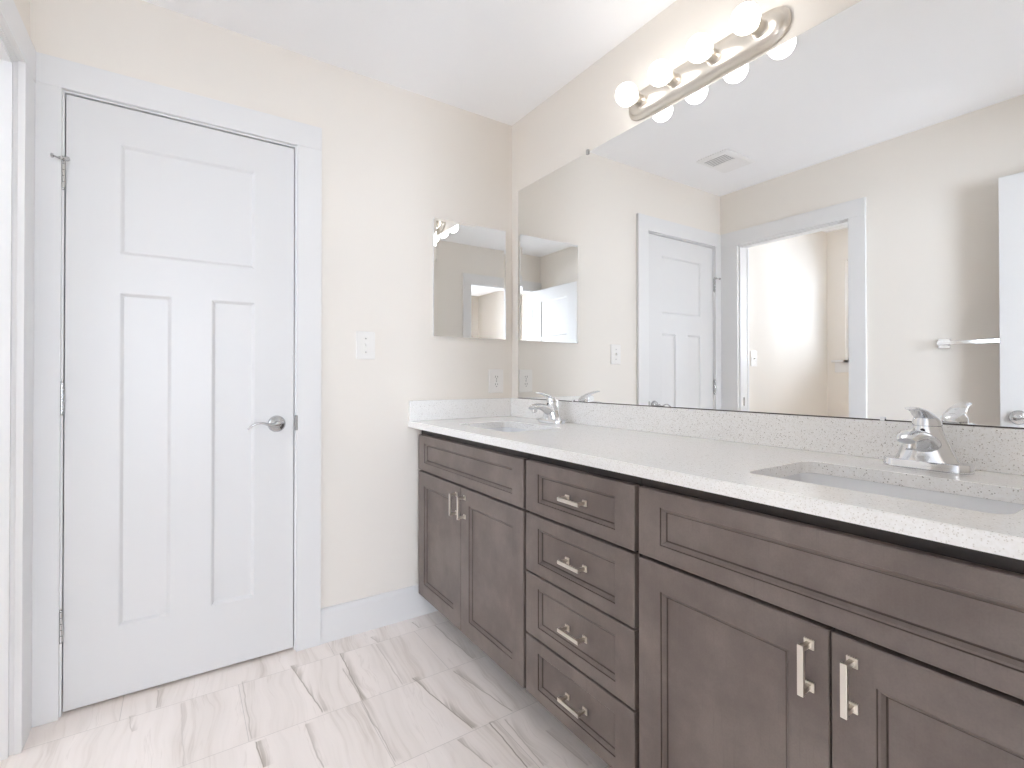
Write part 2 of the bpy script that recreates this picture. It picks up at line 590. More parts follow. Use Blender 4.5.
# back door: clear opening x -1.772..-1.065
t1 = casing_and_jamb('trim_1', [
    (-1.060, -0.965, -0.018, 0, 0, 2.055), (-1.850, -1.777, -0.018, 0, 0, 2.055),
    (-1.850, -0.965, -0.018, 0, 2.055, 2.150)],
    [(-1.065, -1.047, 0, WT, 0, 2.068), (-1.790, -1.772, 0, WT, 0, 2.068), (-1.772, -1.065, 0, WT, 2.050, 2.068),
     (-1.077, -1.065, 0.032, 0.066, 0, 2.050), (-1.772, -1.760, 0.032, 0.066, 0, 2.050), (-1.760, -1.077, 0.032, 0.066, 2.038, 2.050)],
    'flat white casing around the closed back door')
t2 = casing_and_jamb('trim_2', [
    (XL, XL + 0.018, -0.935, -0.846, 0, 2.048), (XL, XL + 0.018, -0.144, -0.052, 0, 2.048),
    (XL, XL + 0.0165, -0.052, -0.018, 0, 2.048), (XL, XL + 0.018, -0.935, -0.018, 2.048, 2.150),
    (XL - WT - 0.018, XL - WT, -0.935, -0.846, 0, 2.055), (XL - WT - 0.018, XL - WT, -0.144, -0.052, 0, 2.055),
    (XL - WT - 0.018, XL - WT, -0.935, -0.052, 2.055, 2.150)],
    [(XL - WT, XL, -0.876, -0.851, 0, 2.063), (XL - WT, XL, -0.139, -0.117, 0, 2.063), (XL - WT, XL, -0.851, -0.139, 2.045, 2.063),
     (XL - 0.045, XL - 0.010, -0.851, -0.840, 0, 2.045), (XL - 0.045, XL - 0.010, -0.150, -0.139, 0, 2.045),
     (XL - 0.045, XL - 0.010, -0.840, -0.150, 2.034, 2.045)],
    'flat white casing around the open doorway on the left wall')
sp = boxes('strike_plate', M['satin_steel'], [(XL - 0.078, XL - 0.052, -0.1402, -0.1388, 0.905, 0.965)], t2)
t3 = casing_and_jamb('trim_3', [
    (-0.979, -0.889, YF, YF + 0.018, 0, 2.055), (-1.8555, -1.765, YF, YF + 0.018, 0, 2.055), (-1.8555, -0.889, YF, YF + 0.018, 2.055, 2.150)],
    [(D3[1] - 0.018, D3[1], YF - WT, YF, 0, 2.063), (D3[0], D3[0] + 0.018, YF - WT, YF, 0, 2.063), (D3[0] + 0.018, D3[1] - 0.018, YF - WT, YF, 2.045, 2.063)],
    'flat white casing around the entry doorway, seen in the small mirror')


# ---- baseboards: square board with an eased top
def baseboard(name, x0, x1, y0, y1, parent=None):
    bm = new()
    along_x = abs(x1 - x0) > abs(y1 - y0)
    if along_x:
        s = -1 if y0 < y1 else 1
        yw, yo = y1, y0
        prof = [(yw, 0), (yo, 0), (yo, 0.122), (yo + (yw - yo) * 0.18, 0.132), (yo + (yw - yo) * 0.5, 0.140), (yw, 0.1425)]
        loft(bm, [[Vector((x, p, z)) for p, z in prof] for x in (x0, x1)])
    else:
        xw, xo = x0, x1
        prof = [(xw, 0), (xo, 0), (xo, 0.122), (xo + (xw - xo) * 0.18, 0.132), (xo + (xw - xo) * 0.5, 0.140), (xw, 0.1425)]
        loft(bm, [[Vector((p, y, z)) for p, z in prof] for y in (y0, y1)])
    return struct(link(name, bm, M['trim']))


b1 = baseboard('baseboard_back', -0.965, -0.426, -0.014, 0)
b1['label'] = 'white baseboard between the door casing and the vanity'
b1['category'] = 'baseboard'
baseboard('baseboard_left', XL, XL + 0.014, YF + 0.018, -0.935)
baseboard('baseboard_toilet_room', XT + 0.014, XL - WT, -0.014, 0)

# ---- door_1, closed
SPROF = [(0.003, 0.0015), (0.011, 0.0095), (0.015, 0.0100)]


def door_leaf(bm, W, Hh, T, mtx):
    k = W / 0.7005
    pn = [(0.142 * k, 0.552 * k, 1.523, 1.906), (0.142 * k, 0.290 * k, 0.240, 1.390), (0.414 * k, 0.562 * k, 0.240, 1.390)]
    pn = [(0.142 * k, 0.5585 * k, 1.523, 1.906), (0.142 * k, 0.290 * k, 0.240, 1.390), (0.4135 * k, 0.5585 * k, 0.240, 1.390)]
    slab(bm, W, Hh, T, pn, SPROF, 0.0012, True, mtx)


def hinge(parent, x, y, z, leaf_dir=1):
    bm = new()
    for k in range(5):
        lathe(bm, [(0.0, -0.0088), (0.0062, -0.0088), (0.0062, 0.0088), (0.0, 0.0088)], 'z', 14, (x, y, z - 0.0392 + k * 0.0196))
    lathe(bm, [(0, -0.006), (0.0035, -0.005), (0.0048, 0.0), (0.0048, 0.0)], 'z', 12, (x, y, z - 0.050))
    lathe(bm, [(0.0048, 0.0), (0.0048, 0.002), (0.0035, 0.005), (0, 0.006)], 'z', 12, (x, y, z + 0.050))
    lathe(bm, [(0, -0.05), (0.0030, -0.05), (0.0030, 0.05), (0, 0.05)], 'z', 10, (x, y, z))
    box(bm, x - 0.0012, x + 0.0012, y, y + 0.014, z - 0.0485, z + 0.0485)
    return link('hinge', bm, M['satin_steel'], parent, True)


def lever_handle(parent, mtx, name='door_handle'):
    """rosette on the plane w=0 (local +z out), lever running to -x"""
    bm = new()
    lathe(bm, [(0, 0.0), (0.033, 0.0), (0.033, 0.003), (0.0315, 0.008), (0.026, 0.013), (0.017, 0.017), (0.0125, 0.020), (0.0115, 0.032), (0.012, 0.045), (0.0095, 0.050), (0, 0.051)], 'z', 36)
    bm.transform(mtx)
    h = link(name, bm, M['satin_steel'], parent, True)
    bm = new()
    pts = spline([(0.008, 0.002, 0.043, .008, .0095), (-0.012, -0.002, 0.045, .008, .0085), (-0.032, 0.001, 0.047, .0065, .006), (-0.055, 0.008, 0.048, .006, .0045),
                  (-0.078, 0.007, 0.048, .006, .004), (-0.095, -0.002, 0.048, .0055, .004), (-0.106, -0.014, 0.047, .004, .0035)], 5)
    sweep(bm, [p[:3] for p in pts], [(p[3], p[4]) for p in pts], 16, Vector((0, 0, 1)))
    bm.transform(mtx)
    link('lever', bm, M['satin_steel'], h, True)
    return h


d1 = empty('door_1', (-1.7688, 0, 0.0118))
struct(d1, 'closed white three-panel door in the back wall', 'door')
bm = new()
door_leaf(bm, 0.7005, 2.033, 0.035, Matrix(((1, 0, 0, 0), (0, 0, -1, 0.002), (0, 1, 0, 0), (0, 0, 0, 1))))
link('door_panel', bm, M['door'], d1)
for z in (1.779, 1.040, 0.297):
    hg = hinge(d1, -0.0050, -0.0090, z - 0.0118)
    if z > 1.5:                                   # hinge-pin door stop on the top hinge
        bm = new()
        sweep(bm, [(-0.004, -0.0165, 0.043), (-0.016, -0.031, 0.042), (-0.022, -0.036, 0.042)], [0.0028, 0.0028, 0.0028], 10, Vector((0, 0, 1)))
        sweep(bm, [(-0.004, -0.0165, 0.043), (0.008, -0.028, 0.042), (0.011, -0.030, 0.042)], [0.0026, 0.0026, 0.0026], 10, Vector((0, 0, 1)))
        lathe(bm, [(0, 0.0), (0.007, 0.0), (0.007, 0.006), (0, 0.008)], 'x', 14, (-0.027, -0.037, 0.042))
        lathe(bm, [(0, -0.004), (0.0062, -0.004), (0.0062, 0.006), (0, 0.006)], 'y', 14, (0.012, -0.030, 0.042))
        lathe(bm, [(0, 0), (0.0085, 0), (0.0085, 0.008), (0, 0.008)], 'z', 14, (-0.004, -0.0165, 0.040))
        for v in bm.verts:
            v.co.x -= 0.0035
            v.co.z += z - 0.0118
        link('door_stop', bm, M['satin_steel'], hg, True)
lever_handle(d1, Matrix.Translation((0.637, 0.002, 0.912)) @ Matrix(((1, 0, 0, 0), (0, 0, -1, 0), (0, 1, 0, 0), (0, 0, 0, 1))))
boxes('strike_plate', M['satin_steel'], [(-1.0655, -1.0560, -0.0184, -0.0090, 0.895, 0.955)], t1)

# ---- door_2, entry door standing open against the left wall
d2 = empty('door_2', (-1.743, YF + 0.012, 0.0118), math.radians(0.5))
struct(d2, 'open white entry door, its edge seen at the right of the big mirror', 'door')
bm = new()
# local: leaf runs along +y, face looks to +x
MT = Matrix(((0, 0, 1, 0), (1, 0, 0, 0), (0, 1, 0, 0), (0, 0, 0, 1)))
door_leaf(bm, 0.715, 2.033, 0.035, MT)
link('door_panel', bm, M['door'], d2)
hm = Matrix.Translation((0, 0.715 - 0.062, 0.912)) @ MT
lever_handle(d2, hm)
boxes('latch_plate', M['satin_steel'], [(-0.029, -0.006, 0.7145, 0.7158, 0.884, 0.940)], d2)
for z in (1.790, 1.040, 0.297):
    bm = new()
    lathe(bm, [(0, -0.05), (0.0062, -0.05), (0.0062, 0.05), (0, 0.05)], 'z', 14, (0.006, -0.004, z))
    link('hinge', bm, M['satin_steel'], d2, True)


# ---- windows
def window(name, ax, p, a0, a1, z0, z1, out, label, sill=True):
    """ax: 'x' = wall at x=p, spans y a0..a1; 'y' = wall at y=p, spans x. out = direction of outdoors (+1/-1)"""
    def bx(bm, d0, d1_, a, b, zz0, zz1, bev=0.0):
        if ax == 'x':
            box(bm, p + out * d0, p + out * d1_, a, b, zz0, zz1, bev)
        else:
            box(bm, a, b, p + out * d0, p + out * d1_, zz0, zz1, bev)
    a0, a1 = min(a0, a1), max(a0, a1)
    bm = new()
    f = 0.035
    for (a, b, c, d) in ((a0, a0 + f, z0, z1), (a1 - f, a1, z0, z1), (a0 + f, a1 - f, z1 - f, z1), (a0 + f, a1 - f, z0, z0 + f)):
        bx(bm, 0.065, 0.11, a, b, c, d, 0.002)
    o = struct(link(name, bm, M['white_plastic']), label, 'window' if label else None)
    bm = new()
    zm = (z0 + z1) / 2
    s = 0.03
    for (zz0, zz1, dd) in ((z0 + f, zm + 0.015, 0.072), (zm - 0.015, z1 - f, 0.092)):
        for (a, b, c, d) in ((a0 + f, a0 + f + s, zz0, zz1), (a1 - f - s, a1 - f, zz0, zz1), (a0 + f + s, a1 - f - s, zz1 - s, zz1), (a0 + f + s, a1 - f - s, zz0, zz0 + s)):
            bx(bm, dd, dd + 0.018, a, b, c, d, 0.001)
    link('sash', bm, M['white_plastic'], o)
    for (zz0, zz1, dd) in ((z0 + f + s, zm + 0.015 - s, 0.079), (zm - 0.015 + s, z1 - f - s, 0.099)):
        bm = new()
        bx(bm, dd, dd + 0.004, a0 + f + s, a1 - f - s, zz0, zz1)
        link('pane', bm, M['dimming_glass' if ax == 'x' else 'glass'], o)
    if sill:
        bm = new()
        bx(bm, -0.045, 0.065, a0 - (0.0 if False else 0.0), a1, z0 - 0.001, z0 + 0.018, 0.003)
        bx(bm, -0.045, -0.0005, a0 - 0.10, a1 + 0.10, z0 - 0.001, z0 + 0.018, 0.003)
        link('window_sill', bm, M['trim'], o)
        bm = new()
        bx(bm, -0.018, -0.0005, a0 - 0.08, a1 + 0.08, z0 - 0.092, z0 - 0.001, 0.0015)
        link('apron', bm, M['trim'], o)
    return o


window('window_1', 'x', XT, TW['y0'], TW['y1'], TW['z0'], TW['z1'], -1, 'bright window with a white sill beyond the doorway')
for i_, q in enumerate(FILL_WINDOWS):
    window('window_%d' % (2 + i_), 'y', BY, q['x0'], q['x1'], q['z0'], q['z1'], -1, None)  # unseen windows added behind the camera to fill the bathroom with light

# ================================================================= VANITY
XF = -0.5386                     # face of doors and drawers
XB = -0.5196                     # face frame
ZB, ZT = 0.1154, 0.878
FRM = [(0.0012, 0.0030), (0.0045, 0.0036), (0.0062, 0.0052), (0.0100, 0.0090), (0.0112, 0.0112), (0.0128, 0.0112)]


def front(name, parent, ya, yb, za, zb, side=0.064, tb=0.036):
    """a recessed-panel front seen from -x; ya > yb"""
    bm = new()
    W, Hh = ya - yb, zb - za
    # u runs from ya towards yb, v up, w = -x
    m = Matrix(((0, 0, -1, XF - parent.location.x), (-1, 0, 0, ya - parent.location.y), (0, 1, 0, za), (0, 0, 0, 1)))
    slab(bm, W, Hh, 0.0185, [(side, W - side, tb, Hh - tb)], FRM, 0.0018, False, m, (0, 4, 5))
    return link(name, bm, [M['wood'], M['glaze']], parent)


def pull(parent, y, z, upright):
    """square bar pull; parent is a front, coordinates in world"""
    bm = new()
    L, c = 0.0435, 0.0365
    def b(x0, x1, a0, a1, c0, c1, bev):
        if upright:
            box(bm, x0, x1, c0, c1, a0, a1, bev)
        else:
            box(bm, x0, x1, a0, a1, c0, c1, bev)
    b(-0.033, -0.026, -L, L, -0.0052, 0.0052, 0.0009)
    for s in (-1, 1):
        b(-0.027, -0.002, s * c - 0.0042, s * c + 0.0042, -0.0042, 0.0042, 0.0006)
        b(-0.0032, 0.0003, s * c - 0.0085, s * c + 0.0085, -0.0085, 0.0085, 0.0008)
    bm.transform(Matrix.Translation((XF - parent.parent.location.x, y - parent.parent.location.y, z)))
    return link('pull', bm, M['satin'], parent)


def carcass(root, y0, y1, bottom_frame):
    """y0 > y1"""
    Y = root.location.y
    bm = new()
    # sides, bottom, back, as boards
    box(bm, -0.50, -0.002, y0 - Y, y0 - 0.016 - Y, 0.11, ZT)
    box(bm, -0.50, -0.002, y1 + 0.016 - Y, y1 - Y, 0.11, ZT)
    box(bm, -0.50, -0.002, y0 - 0.016 - Y, y1 + 0.016 - Y, 0.11, 0.126)
    box(bm, -0.014, -0.002, y0 - 0.016 - Y, y1 + 0.016 - Y, 0.126, ZT)
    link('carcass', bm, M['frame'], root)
    bm = new()
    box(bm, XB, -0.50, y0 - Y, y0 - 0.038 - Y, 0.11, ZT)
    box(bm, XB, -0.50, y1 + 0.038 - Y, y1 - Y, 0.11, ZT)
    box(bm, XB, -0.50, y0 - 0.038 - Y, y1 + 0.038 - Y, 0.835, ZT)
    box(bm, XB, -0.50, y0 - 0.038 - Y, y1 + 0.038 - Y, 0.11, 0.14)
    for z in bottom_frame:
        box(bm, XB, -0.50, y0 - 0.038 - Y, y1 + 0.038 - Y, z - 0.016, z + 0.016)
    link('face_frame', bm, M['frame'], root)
    bm = new()
    box(bm, -0.425, -0.409, y0 - Y, y1 - Y, 0, 0.1095)
    link('toe_kick', bm, M['kick'], root)


# left sink base
c1 = empty('sink_cabinet', (0, -0.45, 0))
thing(c1, 'grey-brown two-door sink cabinet in the far corner beside the baseboard', 'cabinet')
carcass(c1, -0.022, -0.8765, [0.683])
front('false_drawer_front', c1, -0.032, -0.8715, 0.6875, 0.8465)
a = front('cabinet_door', c1, -0.032, -0.4435, ZB, 0.680, 0.062, 0.062)
b = front('cabinet_door', c1, -0.4465, -0.8715, ZB, 0.680, 0.064, 0.062)
pull(a, -0.411, 0.608, True)
pull(b, -0.479, 0.608, True)

# drawer base
c2 = empty('drawer_cabinet', (0, -1.11, 0))
thing(c2, 'grey-brown cabinet of four stacked drawers between the two sink cabinets', 'cabinet')
carcass(c2, -0.8785, -1.3435, [0.683, 0.498, 0.302])
for (za, zb) in ((0.6875, 0.8465), (0.501, 0.680), (0.305, 0.4955), (ZB, 0.2985)):
    d = front('drawer', c2, -0.8850, -1.3380, za, zb)
    pull(d, -1.126, (za + zb) / 2, False)

# right sink base
c3 = empty('sink_cabinet', (0, -1.77, 0))
thing(c3, 'grey-brown two-door sink cabinet nearest the viewer, under the near faucet', 'cabinet')
carcass(c3, -1.3455, -2.1975, [0.683])
front('false_drawer_front', c3, -1.3510, -2.1915, 0.6875, 0.8465)
a = front('cabinet_door', c3, -1.3510, -1.7695, ZB, 0.680, 0.065, 0.062)
b = front('cabinet_door', c3, -1.7730, -2.1915, ZB, 0.680, 0.065, 0.062)
pull(a, -1.7385, 0.608, True)
pull(b, -1.8050, 0.608, True)
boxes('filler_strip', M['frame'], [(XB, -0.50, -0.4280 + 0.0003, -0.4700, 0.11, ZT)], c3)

# ---- worktop with two rounded cut-outs
CX = -0.5766
CZ0, CZ1 = 0.8798, 0.9075
SINKS = (-0.455, -1.772)
SX, SHX, SHY, SR = -0.324, 0.132, 0.201, 0.028


def worktop():
    bm = new()
    outer = [Vector((CX, -0.0015, CZ1)), Vector((-0.0015, -0.0015, CZ1)), Vector((-0.0015, YF + 0.0015, CZ1)), Vector((CX, YF + 0.0015, CZ1))]
    loops = [outer] + [rrect(SX, sy, SHX, SHY, SR, CZ1, 8) for sy in SINKS]
    edges = []
    for lp in loops:
        vs = ring(bm, lp)
        for i in range(len(vs)):
            edges.append(bm.edges.new((vs[i], vs[(i + 1) % len(vs)])))
    bmesh.ops.triangle_fill(bm, use_beauty=True, use_dissolve=False, edges=edges)
    r = bmesh.ops.extrude_face_region(bm, geom=list(bm.faces))
    for v in [g for g in r['geom'] if isinstance(g, bmesh.types.BMVert)]:
        v.co.z = CZ0
    bmesh.ops.recalc_face_normals(bm, faces=bm.faces)
    # ease the rim edges
    es = [e for e in bm.edges if len(e.link_faces) == 2 and e.calc_face_angle(0) > 1.2 and all(abs(v.co.z - CZ1) < 1e-5 for v in e.verts)]
    bmesh.ops.bevel(bm, geom=es, offset=0.0018, segments=2, profile=0.5, affect='EDGES')
    return bm


wt = link('countertop', worktop(), M['quartz'])
thing(wt, 'long white speckled stone countertop with two sink cut-outs', 'countertop')
bm = new()
box(bm, -0.0215, -0.0015, -0.022, YF + 0.0015, CZ1 + 0.0003, 1.0010, 0.0012)
link('backsplash', bm, M['quartz'], wt)
bm = new()
box(bm, CX, -0.0015, -0.0215, -0.0015, CZ1 + 0.0003, 1.0010, 0.0012)
link('side_splash', bm, M['quartz'], wt)


# ---- undermount basins
def basin(sy, label):
    root = empty('sink_basin', (SX, sy, 0))
    thing(root, label, 'sink', 'undermount basins in the countertop')
    bm = new()
    rings = []
    for (e, z, r) in ((0.022, 0.879, 0.05), (0.003, 0.879, 0.036), (0.001, 0.874, 0.036), (-0.004, 0.85, 0.04), (-0.014, 0.80, 0.05), (-0.03, 0.762, 0.06), (-0.06, 0.748, 0.055), (-0.095, 0.744, 0.03)):
        rings.append(rrect(0, 0, SHX + e, SHY + e, min(r, SHX + e - 0.001), z, 8))
    loft(bm, rings, False, True)
    # outer skin
    rings = []
    for (e, z, r) in ((0.022, 0.879, 0.05), (0.022, 0.868, 0.05), (0.006, 0.862, 0.05), (-0.004, 0.80, 0.06), (-0.03, 0.745, 0.07), (-0.07, 0.732, 0.055)):
        rings.append(rrect(0, 0, SHX + e, SHY + e, min(r, SHX + e - 0.001), z, 8))
    loft(bm, rings, False, True)
    bmesh.ops.remove_doubles(bm, verts=bm.verts, dist=1e-5)
    link('bowl', bm, M['porcelain'], root, True)
    bm = new()
    lathe(bm, [(0, 0.7445), (0.0225, 0.7445), (0.0225, 0.7462), (0.019, 0.7475), (0.012, 0.7462), (0, 0.7462)], 'z', 24)
    link('drain', bm, M['chrome'], root, True)
    return root


basin(SINKS[0], 'white undermount sink basin under the far faucet, near the corner')
basin(SINKS[1], 'white undermount sink basin in front of the near faucet, at the right')


# ---- faucets (local +x = towards the basin; placed rotated by pi)
def faucet(loc, label):
    root = empty('faucet', loc, PI)
    thing(root, label, 'faucet', 'chrome single-lever faucets on the countertop')
    bm = new()
    rs = []
    for (e, z) in ((-0.001, 0.0), (0.0, 0.001), (0.0, 0.0175), (-0.0012, 0.0192), (-0.004, 0.0198)):
        rs.append(rrect(0, 0, 0.0270 + e, 0.0785 + e, min(0.0268, 0.0270 + e - 0.0002), z, 10))
    loft(bm, rs)
    link('base_plate', bm, M['chrome'], root, True)
    # body: broad skirt narrowing up to the cartridge housing
    bm = new()
    n = 36
    rs = []
    prof = spline([(0.000, 0.0268, 0.061, 0.018), (0.000, 0.0266, 0.0545, 0.026), (0.000, 0.0264, 0.0480, 0.040), (0.000, 0.0260, 0.0415, 0.056),
                   (-0.001, 0.0252, 0.0340, 0.072), (-0.003, 0.0245, 0.0280, 0.085), (-0.004, 0.0240, 0.0255, 0.095)], 5)
    for (cx, rx, ry, z) in prof:
        rs.append([Vector((cx + rx * math.cos(2 * PI * k / n), ry * math.sin(2 * PI * k / n), z)) for k in range(n)])
    loft(bm, rs)
    link('body', bm, M['chrome'], root, True)
    bm = new()
    pts = spline([(0.000, 0, 0.048, .0330, .022), (0.018, 0, 0.058, .0310, .0200), (0.038, 0, 0.068, .0280, .0165), (0.062, 0, 0.0760, .0255, .0140), (0.084, 0, 0.0775, .0235, .0120),
                  (0.102, 0, 0.0745, .0205, .0100), (0.114, 0, 0.0695, .0155, .0065)], 5)
    sweep(bm, [p[:3] for p in pts], [(p[3], p[4]) for p in pts], 28, Vector((0, 1, 0)))
    sp_ = link('spout', bm, M['chrome'], root, True)
    bm = new()
    lathe(bm, [(0, 0.052), (0.0105, 0.052), (0.0122, 0.054), (0.0122, 0.070), (0, 0.071)], 'z', 24, (0.094, 0, 0))
    link('aerator', bm, M['chrome'], sp_, True)
    bm = new()
    lathe(bm, [(0, 0.0512), (0.0085, 0.0512), (0.0085, 0.0528), (0, 0.0528)], 'z', 20, (0.094, 0, 0))
    link('outlet', bm, M['dark'], sp_, True)
    # handle: cap and a lifted paddle
    bm = new()
    rs = []
    for (cx, r, z) in ((-0.004, 0.0240, 0.0950), (-0.004, 0.0258, 0.0962), (-0.004, 0.0252, 0.103), (-0.002, 0.0225, 0.110), (0.002, 0.0165, 0.1165), (0.005, 0.009, 0.1200), (0.006, 0.002, 0.1208)):
        rs.append([Vector((cx + r * math.cos(2 * PI * k / n), r * 1.02 * math.sin(2 * PI * k / n), z + (0.004 if z > 0.1 else 0) * math.cos(2 * PI * k / n))) for k in range(n)])
    loft(bm, rs)
    hd = link('handle', bm, M['chrome'], root, True)
    bm = new()
    pts = spline([(-0.008, 0, 0.107, .0200, .0080), (0.014, 0, 0.1170, .0195, .0080), (0.036, 0, 0.1260, .0170, .0060), (0.060, 0, 0.1325, .0150, .0045), (0.080, 0, 0.1355, .0135, .0035), (0.090, 0, 0.1362, .0095, .0024)], 5)
    sweep(bm, [p[:3] for p in pts], [(p[3], p[4]) for p in pts], 20, Vector((0, 1, 0)))
    link('lever', bm, M['chrome'], hd, True)
    bm = new()
    lathe(bm, [(0, 0.0), (0.0042, 0.0), (0.0042, 0.0012), (0.0035, 0.0018), (0, 0.0018)], 'x', 16, (0.0212, 0, 0.0860))
    link('indicator_dot', bm, M['slot'], root, True)
    # lift rod behind
    bm = new()
    lathe(bm, [(0, 0.018), (0.0022, 0.018), (0.0022, 0.048), (0.0045, 0.050), (0.0048, 0.056), (0.003, 0.060), (0, 0.061)], 'z', 14, (-0.0235, 0, 0))
    link('lift_rod', bm, M['chrome'], root, True)
    return root


faucet((-0.102, -0.466, CZ1 + 0.0002), 'small chrome faucet at the far sink, near the corner')
faucet((-0.098, -1.774, CZ1 + 0.0002), 'large chrome faucet at the near sink on the right')

# ================================================================= ON THE WALLS
# ---- the big frameless mirror
MY0, MY1, MZ0, MZ1 = -0.069, -2.15, 1.0032, 2.0715
mr = empty('wall_mirror', (0, -1.1, MZ0))
thing(mr, 'large frameless mirror over the whole vanity', 'mirror')
bm = new()
box(bm, -0.0065, -0.0010, MY0 + 1.1, MY1 + 1.1, 0, MZ1 - MZ0)
bmesh.ops.recalc_face_normals(bm, faces=bm.faces)
for f in bm.faces:
    f.material_index = 0 if f.normal.x < -0.9 else 1
link('glass', bm, [M['mirror'], M['mirror_edge']], mr)


bm = new()
box(bm, -0.0095, -0.0012, MY0 + 1.1, MY1 + 1.1, 1.0012 - MZ0, -0.0002)
box(bm, -0.0095, -0.0070, MY0 + 1.1, MY1 + 1.1, -0.0002, 0.0006)
link('bottom_channel', bm, M['kick'], mr)


def clip(y, z, up):
    bm = new()
    s = 1 if up else -1
    box(bm, -0.0125, -0.001, -0.006, 0.006, s * 0.001, s * 0.011, 0.001)
    box(bm, -0.0125, -0.0072, -0.006, 0.006, -s * 0.009, s * 0.003, 0.001)
    bm.transform(Matrix.Translation((0, y + 1.1, z - MZ0)))
    return link('clip', bm, M['satin_steel'] if up else M['chrome'], mr)


for y in (-0.596, -1.70):
    clip(y, MZ1, True)
for y in (-0.50, -1.662):
    bm = new()
    box(bm, -0.0118, -0.0098, -0.005, 0.005, -0.0025, 0.0070, 0.0004)
    box(bm, -0.0100, -0.0070, -0.005, 0.005, 0.0028, 0.0070, 0.0004)
    bm.transform(Matrix.Translation((0, y + 1.1, 0)))
    link('clip', bm, M['chrome'], mr)

# ---- medicine cabinet with a bevelled mirror door
mc = empty('medicine_cabinet', (-0.255, 0, 1.305))
thing(mc, 'small mirrored medicine cabinet on the back wall by the corner', 'medicine cabinet')
W2, H2 = 0.2025, 0.562
bm = new()
box(bm, -W2 + 0.004, W2 - 0.004, -0.016, -0.0008, 0.004, H2 - 0.004)
link('body', bm, M['white_plastic'], mc)
bm = new()
bv, dp = 0.012, 0.0011
y1_, y0_ = -0.0225, -0.0162
A = [(-W2, 0), (W2, 0), (W2, H2), (-W2, H2)]
B = [(-W2 + bv, bv), (W2 - bv, bv), (W2 - bv, H2 - bv), (-W2 + bv, H2 - bv)]
vb = [bm.verts.new((x, y0_, z)) for x, z in A]
va = [bm.verts.new((x, y1_ + dp, z)) for x, z in A]
vi = [bm.verts.new((x, y1_, z)) for x, z in B]
f0 = bm.faces.new(vi)
for k in range(4):
    l = (k + 1) % 4
    bm.faces.new((va[k], va[l], vi[l], vi[k]))
    e = bm.faces.new((vb[k], vb[l], va[l], va[k]))
    e.material_index = 1
e = bm.faces.new(vb)
e.material_index = 1
link('mirror_door', bm, [M['cab_mirror'], M['white_plastic']], mc)


# ---- switch plates and outlet
def plate(bm, w_, h_, t=0.0055):
    """front to +w in local (u,v,w)"""
    rs = []
    for (e, z) in ((0, 0), (0, t * 0.45), (-0.0025, t), ):
        rs.append(rrect(0, 0, w_ / 2 + e, h_ / 2 + e, 0.004, z, 4))
    loft(bm, rs)


def wall_m(x, y, z, facing):
    """local u right, v up, w out of the wall as seen by someone facing it"""
    if facing == '-y':
        r = Matrix(((1, 0, 0), (0, 0, -1), (0, 1, 0)))
    else:                                     # '+x' (on the left wall)
        r = Matrix(((0, 0, 1), (1, 0, 0), (0, 1, 0)))
    m = r.to_4x4()
    m.translation = Vector((x, y, z))
    return m


def switch(x, y, z, facing, label):
    root = empty('light_switch', (x, y, z))
    thing(root, label, 'light switch')
    T = wall_m(0, 0, 0, facing)
    bm = new(); plate(bm, 0.084, 0.122); bm.transform(T)
    link('cover_plate', bm, M['plastic'], root)
    bm = new()
    box(bm, -0.0052, 0.0052, -0.012, 0.012, 0.0050, 0.0064, 0.0004)
    bm.transform(T); link('toggle_surround', bm, M['plastic'], root)
    bm = new()
    rs = [[Vector((sx * 0.0034, c + sy * 0.005, w_)) for sx, sy in ((-1, -1), (1, -1), (1, 1), (-1, 1))] for c, w_ in ((0, 0.006), (0.005, 0.0165))]
    loft(bm, rs); bm.transform(T); link('toggle', bm, M['plastic'], root)
    for s in (-1, 1):
        bm = new(); lathe(bm, [(0, 0.005), (0.0032, 0.005), (0.0032, 0.0060), (0.002, 0.0066), (0, 0.0066)], 'z', 14, (0, s * 0.030, 0))
        bm.transform(T); link('screw', bm, M['satin_steel'], root)
    return root


switch(-0.776, -0.0006, 1.250, '-y', 'ivory toggle switch on the beige wall right of the closed door')
switch(-2.290, -0.0006, 1.255, '-y', 'ivory switch plate seen in the mirror through the open doorway')

ot = empty('outlet', (-0.100, -0.0006, 1.090))
thing(ot, 'ivory duplex outlet on the back wall above the side splash', 'outlet')
T = wall_m(0, 0, 0, '-y')
bm = new(); plate(bm, 0.088, 0.122); bm.transform(T); link('cover_plate', bm, M['plastic'], ot)
for s in (-1, 1):
    bm = new()
    loft(bm, [rrect(0, s * 0.0195, 0.0165, 0.0140, 0.010, z, 6) for z in (0.004, 0.0068, 0.0072)])
    bm.transform(T)
    r_ = link('receptacle', bm, M['plastic'], ot)
    for q, (dx, hh) in enumerate(((-0.0063, 0.0045), (0.0063, 0.0037))):
        bm = new(); box(bm, dx - 0.0012, dx + 0.0012, s * 0.0195 + 0.003 - hh, s * 0.0195 + 0.003 + hh, 0.0070, 0.0074); bm.transform(T)
        link('slot', bm, M['slot'], r_)
    bm = new(); lathe(bm, [(0, 0.007), (0.0025, 0.007), (0.0025, 0.0074), (0, 0.0074)], 'z', 12, (0, s * 0.0195 - 0.0085, 0)); bm.transform(T)
    link('ground_hole', bm, M['slot'], r_)
bm = new(); lathe(bm, [(0, 0.005), (0.003, 0.005), (0.003, 0.0062), (0, 0.0064)], 'z', 12); bm.transform(T)
link('screw', bm, M['satin_steel'], ot)

# ---- vanity light: boat-ended stepped plate, four sockets, four globes
LY, LZ = -1.1375, 2.139
vl = empty('vanity_light', (0, LY, LZ))
thing(vl, 'satin nickel bar light with four glowing globe bulbs above the mirror', 'wall light')


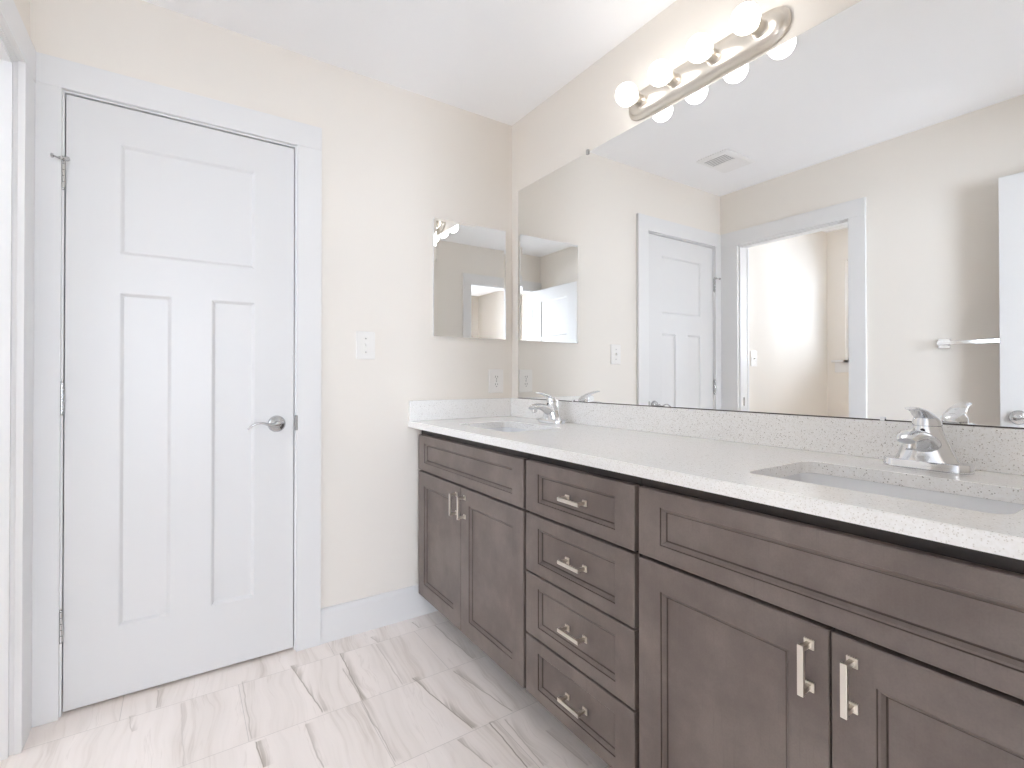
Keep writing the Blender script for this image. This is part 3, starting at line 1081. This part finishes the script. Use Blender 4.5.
def boat(hl, hh, r, x, n=9):
    """outline in the yz plane: straight sides, ends bowed to a soft point"""
    pts = []
    for sgn in (1, -1):
        for k in range(-n, n + 1):
            t = k / n
            # quarter-like bowed end
            a = t * PI / 2
            yy = hl - r + r * (math.cos(a) ** 0.75)
            zz = hh * math.copysign(abs(math.sin(a)) ** 0.85, math.sin(a))
            pts.append(Vector((x, sgn * yy, sgn * zz)))
    return pts


bm = new()
rs = [boat(0.306, 0.0550, 0.088, -0.0010), boat(0.3065, 0.0555, 0.088, -0.008), boat(0.3035, 0.0525, 0.086, -0.0125), boat(0.2960, 0.0450, 0.082, -0.0150), boat(0.2935, 0.0425, 0.080, -0.0170),
      boat(0.2915, 0.0405, 0.079, -0.0215), boat(0.2860, 0.0350, 0.075, -0.0255), boat(0.2770, 0.0260, 0.066, -0.0285), boat(0.268, 0.0160, 0.056, -0.0300)]
loft(bm, rs)
link('back_plate', bm, M['satin'], vl, True)
for y in (-0.909, -1.0605, -1.2135, -1.366):
    bm = new()
    dy = y - LY
    lathe(bm, [(0, -0.026), (0.0245, -0.026), (0.0245, -0.031), (0.0215, -0.033), (0.0205, -0.036), (0.0205, -0.050), (0.0215, -0.052), (0.0215, -0.062), (0.0195, -0.064), (0, -0.064)], 'x', 32, (0, dy, 0))
    sk = link('socket', bm, M['satin'], vl, True)
    bm = new()
    prof = [(0.0, -0.0615), (0.0150, -0.0615), (0.0155, -0.0650), (0.0195, -0.0690)]
    R_, cx = 0.0400, -0.1040
    a0 = math.asin(0.0195 / R_)
    for k in range(0, 15):
        a = a0 + (PI - a0) * k / 14
        prof.append((R_ * math.sin(a), cx + R_ * math.cos(a)))
    prof[-1] = (0.0, cx - R_)
    lathe(bm, prof, 'x', 36, (0, dy, 0))
    link('bulb', bm, M['bulb'], sk, True)

# ---- towel bar on the left wall (seen in the mirror)
tb = empty('towel_bar', (XL, -1.585, 1.283))
thing(tb, 'polished metal towel bar on the left wall, partly behind the open door', 'towel bar')
bm = new()
box(bm, 0.054, 0.066, -0.315, 0.315, -0.009, 0.009, 0.001)
link('bar', bm, M['chrome'], tb)
for s in (-1, 1):
    bm = new()
    box(bm, 0.0006, 0.010, s * 0.30 - 0.024, s * 0.30 + 0.024, -0.024, 0.024, 0.0015)
    box(bm, 0.009, 0.055, s * 0.30 - 0.009, s * 0.30 + 0.009, -0.009, 0.009, 0.001)
    link('bracket', bm, M['chrome'], tb)

# ---- exhaust fan cover in the ceiling (seen in the mirror)
ev = empty('exhaust_vent', (-1.345, -0.375, H))
thing(ev, 'white ceiling exhaust fan cover with a small grille, seen in the mirror', 'vent')
bm = new()
rs = []
for (e, z) in ((0, 0.0), (0, -0.004), (-0.012, -0.012), (-0.018, -0.013)):
    rs.append(rrect(0, 0, 0.150 + e, 0.105 + e, 0.012, z, 4))
loft(bm, rs)
link('cover', bm, M['white_plastic'], ev)
bm = new()
box(bm, 0.012, 0.112, -0.070, 0.070, -0.0135, -0.0125)
g_ = link('grille', bm, M['louvre'], ev)
for k in range(5):
    bm = new()
    x = 0.022 + k * 0.020
    box(bm, x - 0.004, x + 0.004, -0.070, 0.070, -0.0160, -0.0132)
    link('slat', bm, M['white_plastic'], g_)
